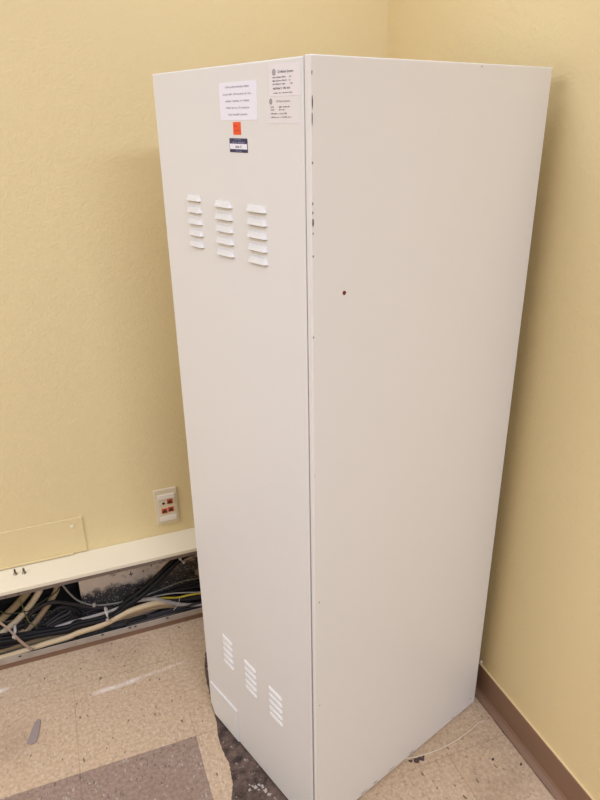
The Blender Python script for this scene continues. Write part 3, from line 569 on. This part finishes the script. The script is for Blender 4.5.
def label_obj(name, bm, mats, lab):
    orient(bm); return tag(finish(name, bm, mats, cab, recalc=False), lab, None)
# white notice, five lines of faded centred print
bm = bmesh.new(); sheet(bm, rrect(-.2345,-.1295,1.5525,1.6085,.002), 0, YF)
cx = -.183
for z, hw, wd in ((1.600,.033,(3,5,2,6,4)),(1.5895,.041,(5,4,6,3,3,4)),(1.5795,.034,(6,7,2,6)),(1.5695,.033,(5,3,3,2,7)),(1.5595,.027,(3,5,6))):
    strokes(bm, cx-hw, cx+hw, z, .0032, YI, 1, wd, .0008)
label_obj('notice', bm, [M['paper'], M['fadedink']], 'white paper notice with five faded lines')
# orange sticker
bm = bmesh.new(); sheet(bm, rrect(-.1985,-.1765,1.5305,1.5498,.0008), 0, YF)
strokes(bm, -.195, -.186, 1.542, .004, YI, 1, (2,1), .0009); strokes(bm, -.195,-.181,1.5365,.0016,YI,1,(4,3),.0007)
label_obj('sticker', bm, [M['orange'], M['orangeink']], 'small orange sticker')
# navy and white tag
bm = bmesh.new(); sheet(bm, rrect(-.2115,-.1595,1.5035,1.5252,.0012), 0, YF)
quad(bm, -.2105,-.1605,1.5085,1.5168,YI,1)
strokes(bm, -.204,-.167,1.5178,.0030,YI,2,(7,8),.0009); strokes(bm, -.196,-.176,1.5222,.0018,YI,2,(4,4),.0008); strokes(bm,-.193,-.176,1.5048,.0020,YI,2,(3,3),.0008)
strokes(bm, -.1935,-.1765,1.5105,.0045,YI-.0001,3,(3,1),.0010)
label_obj('inventory_tag', bm, [M['blue'], M['paper'], M['blueink'], M['ink']], 'navy tag with a white band')
# two maker's plates, one above the other
def emblem(bm, x, z, rx, rz, y, mi):
    n = 28
    for k0, (s0, s1) in enumerate(((1,.82),(.62,.50))):
        for k in range(n):
            a, b = 2*math.pi*k/n, 2*math.pi*(k+1)/n
            f = bm.faces.new([bm.verts.new((x+rx*s*math.cos(t), y, z+rz*s*math.sin(t))) for t, s in ((a,s0),(b,s0),(b,s1),(a,s1))]); f.material_index = mi
    for k in range(8):
        a = 2*math.pi*k/8+.2; quad(bm, x+rx*.72*math.cos(a)-.0004, x+rx*.72*math.cos(a)+.0004, z+rz*.72*math.sin(a)-.0005, z+rz*.72*math.sin(a)+.0005, y, mi)
    quad(bm, x-rx*.28, x+rx*.28, z-rz*.16, z+rz*.16, y-.00003, mi); quad(bm, x-.0003, x+.0003, z-rz*.3, z+rz*.3, y-.00003, mi)
bm = bmesh.new(); sheet(bm, rrect(-.0965,-.0215,1.5845,1.6265,.001), 0, YF)
emblem(bm, -.0835, 1.6165, .0042, .0042, YI, 1)
text_faces(bm, 'GE Medical Systems', -.0745, 1.6150, .0046, YI, 1, bold=.00008)
for z, a, b, wd, e in ((1.6085,-.087,-.055,(3,6,4),(-.048,-.042)),(1.6040,-.087,-.053,(3,5,4),(-.048,-.044)),(1.5995,-.087,-.057,(2,5,3),(-.046,-.038))):
    strokes(bm, a, b, z, .0024, YI, 1, wd, .0006); strokes(bm, e[0], e[1], z, .0024, YI, 2, (2,), .0006)
strokes(bm, -.0865,-.046,1.5935,.0032,YI,1,(5,1,2,2),.00055); strokes(bm, -.0865,-.040,1.5880,.0018,YI,1,(5,3,6,4),.0006)
label_obj('rating_plate', bm, [M['label'], M['ink'], M['fadedink']], 'upper white maker\'s label')
bm = bmesh.new(); sheet(bm, rrect(-.1045,-.0225,1.5475,1.5838,.001), 0, YF)
emblem(bm, -.0930, 1.5775, .0036, .0040, YI, 1)
text_faces(bm, 'GE Medical Systems', -.0800, 1.5762, .0042, YI, 1)
strokes(bm, -.094,-.086,1.5690,.0020,YI,1,(3,),.0006); strokes(bm, -.073,-.046,1.5690,.0022,YI,1,(3,6),.0006)
strokes(bm, -.094,-.085,1.5652,.0020,YI,1,(3,),.0006); strokes(bm, -.073,-.059,1.5652,.0022,YI,1,(2,2),.0006)
strokes(bm, -.0935,-.055,1.5598,.0024,YI,1,(6,1,6),.0006); strokes(bm, -.0935,-.043,1.5552,.0018,YI,1,(4,2,1,4,3),.0006)
label_obj('serial_plate', bm, [M['label2'], M['ink']], 'lower off-white maker\'s label')

# ------------------------------------------------------------------ odds and ends on the floor
bm = bmesh.new()
P = [(-.641,.516),(-.628,.508),(-.6155,.511),(-.608,.548),(-.6035,.584),(-.6085,.588),(-.6185,.583),(-.628,.555)]
prism(bm, P, .0002, .0030, 0, .0006, 1)
tag(finish('vinyl_scrap', bm, M['scrap']), 'grey sliver of vinyl lying on the tan tiles at left', 'scrap')
bm = bmesh.new(); tube(bm, spline([(.27,.108,.004),(.303,.096,.003),(.348,.091,.0016),(.403,.091,.0022),(.454,.098,.0028),(.501,.110,.0022),(.543,.1235,.0016),(.556,.1225,.0016)], 6), .0015, 8)
tag(finish('loose_wire', bm, M['wire']), 'thin ivory wire on the floor between cabinet and right wall', 'wire')
def crumb(bm, x, y, r, h, n=9):
    top = bm.verts.new((x+random.uniform(-r,r)*.3, y+random.uniform(-r,r)*.3, h)); ring = []
    for k in range(n):
        a = 2*math.pi*k/n; q = r*random.uniform(.4,1.3); ring.append(bm.verts.new((x+q*math.cos(a), y+q*math.sin(a), .0008)))
    mid = [bm.verts.new(((v.co.x-x)*.7+x, (v.co.y-y)*.7+y, h*random.uniform(.55,.95))) for v in ring]
    for k in range(n):
        bm.faces.new((ring[k],ring[(k+1)%n],mid[(k+1)%n],mid[k])); bm.faces.new((mid[k],mid[(k+1)%n],top))
    bm.faces.new(ring[::-1])
def crumb_obj(name, x, y, r, h, m, lab, cat, group=None):
    bm = bmesh.new(); crumb(bm, x, y, r, h); return tag(finish(name, bm, M[m]), lab, cat, group)
for x, y, r, h in ((-.113,.166,.005,.004),(-.104,.172,.004,.004),(-.097,.167,.006,.005),(-.088,.171,.004,.003),(-.081,.164,.0055,.005),(-.076,.150,.006,.005),(-.071,.136,.005,.004),(-.092,.158,.003,.003),(-.110,.178,.003,.003)):
    crumb_obj('plaster_crumb', x, y, r, h, 'plaster', 'whitish plaster crumb on the bare dark patch before the cabinet door', 'crumb', 'plaster crumbs by the cabinet door')
crumb_obj('plaster_crumb', -.101, .252, .0035, .003, 'plaster', 'single white crumb on the dark patch close under the access flap', 'crumb')
crumb_obj('plaster_crumb', -.489, .598, .0035, .002, 'plaster', 'tiny white crumb on the tan tiles at left, above the grey sliver', 'crumb')
for x, y, r, h in ((.318,.084,.009,.0022),(.332,.085,.008,.0026),(.342,.089,.005,.002),(.304,.088,.007,.002)):
    crumb_obj('grit_lump', x, y, r, h, 'soil', 'dark lump of grit under the ivory wire at the cabinet foot', 'grit', 'grit under the wire')
crumb_obj('black_speck', .506, .0135, .0048, .003, 'hole', 'round black speck on the tan floor between cabinet and brown base', 'speck')
crumb_obj('grit_speck', .566, -.024, .004, .003, 'soil', 'small dark speck on the floor beside the brown base at right', 'speck')

# ------------------------------------------------------------------ light: unseen area lamps at the ceiling, placed and powered by brightness fit
def lamp(x, y, z, sx, sy, power, rot=(0,0,0), col=(.885,1,1.30)):
    L = bpy.data.lights.new('lamp_light', 'AREA'); L.shape = 'RECTANGLE'; L.size = sx; L.size_y = sy; L.energy = power; L.color = col
    o = bpy.data.objects.new('lamp_light', L); COL.objects.link(o); o.location = (x,y,z); o.rotation_euler = rot
    return o
LIGHTS = [(-2.6,-.2,CEIL-.02,.3,1.2,42),(.1,-2.4,CEIL-.02,1.2,.6,71),(.0,-.9,CEIL-.02,1.2,.6,2.4),(.15,.3,CEIL-.02,.6,.6,5.5),(-1.3,-.2,CEIL-.02,.3,1.2,12.5)]
for a in LIGHTS: lamp(*a)
w = bpy.data.worlds.new('dim_room'); SC.world = w; w.use_nodes = True
w.node_tree.nodes['Background'].inputs[0].default_value = (1,.95,.88,1); w.node_tree.nodes['Background'].inputs[1].default_value = .05

# ------------------------------------------------------------------ camera
cd = bpy.data.cameras.new('camera'); cam = bpy.data.objects.new('camera', cd); COL.objects.link(cam)
r, u, f = CAM_AXES
m = Matrix(((r[0],u[0],-f[0],CAM_LOC[0]),(r[1],u[1],-f[1],CAM_LOC[1]),(r[2],u[2],-f[2],CAM_LOC[2]),(0,0,0,1)))
cam.matrix_world = m
cd.sensor_fit = 'VERTICAL'; cd.sensor_height = 24; cd.lens = CAM_F/800*24; cd.clip_start = .02
SC.camera = cam
SC.view_settings.view_transform = 'Standard'; SC.view_settings.look = 'None'; SC.view_settings.gamma = 1; SC.view_settings.use_curve_mapping = False
SC.view_settings.exposure = EXPOSURE
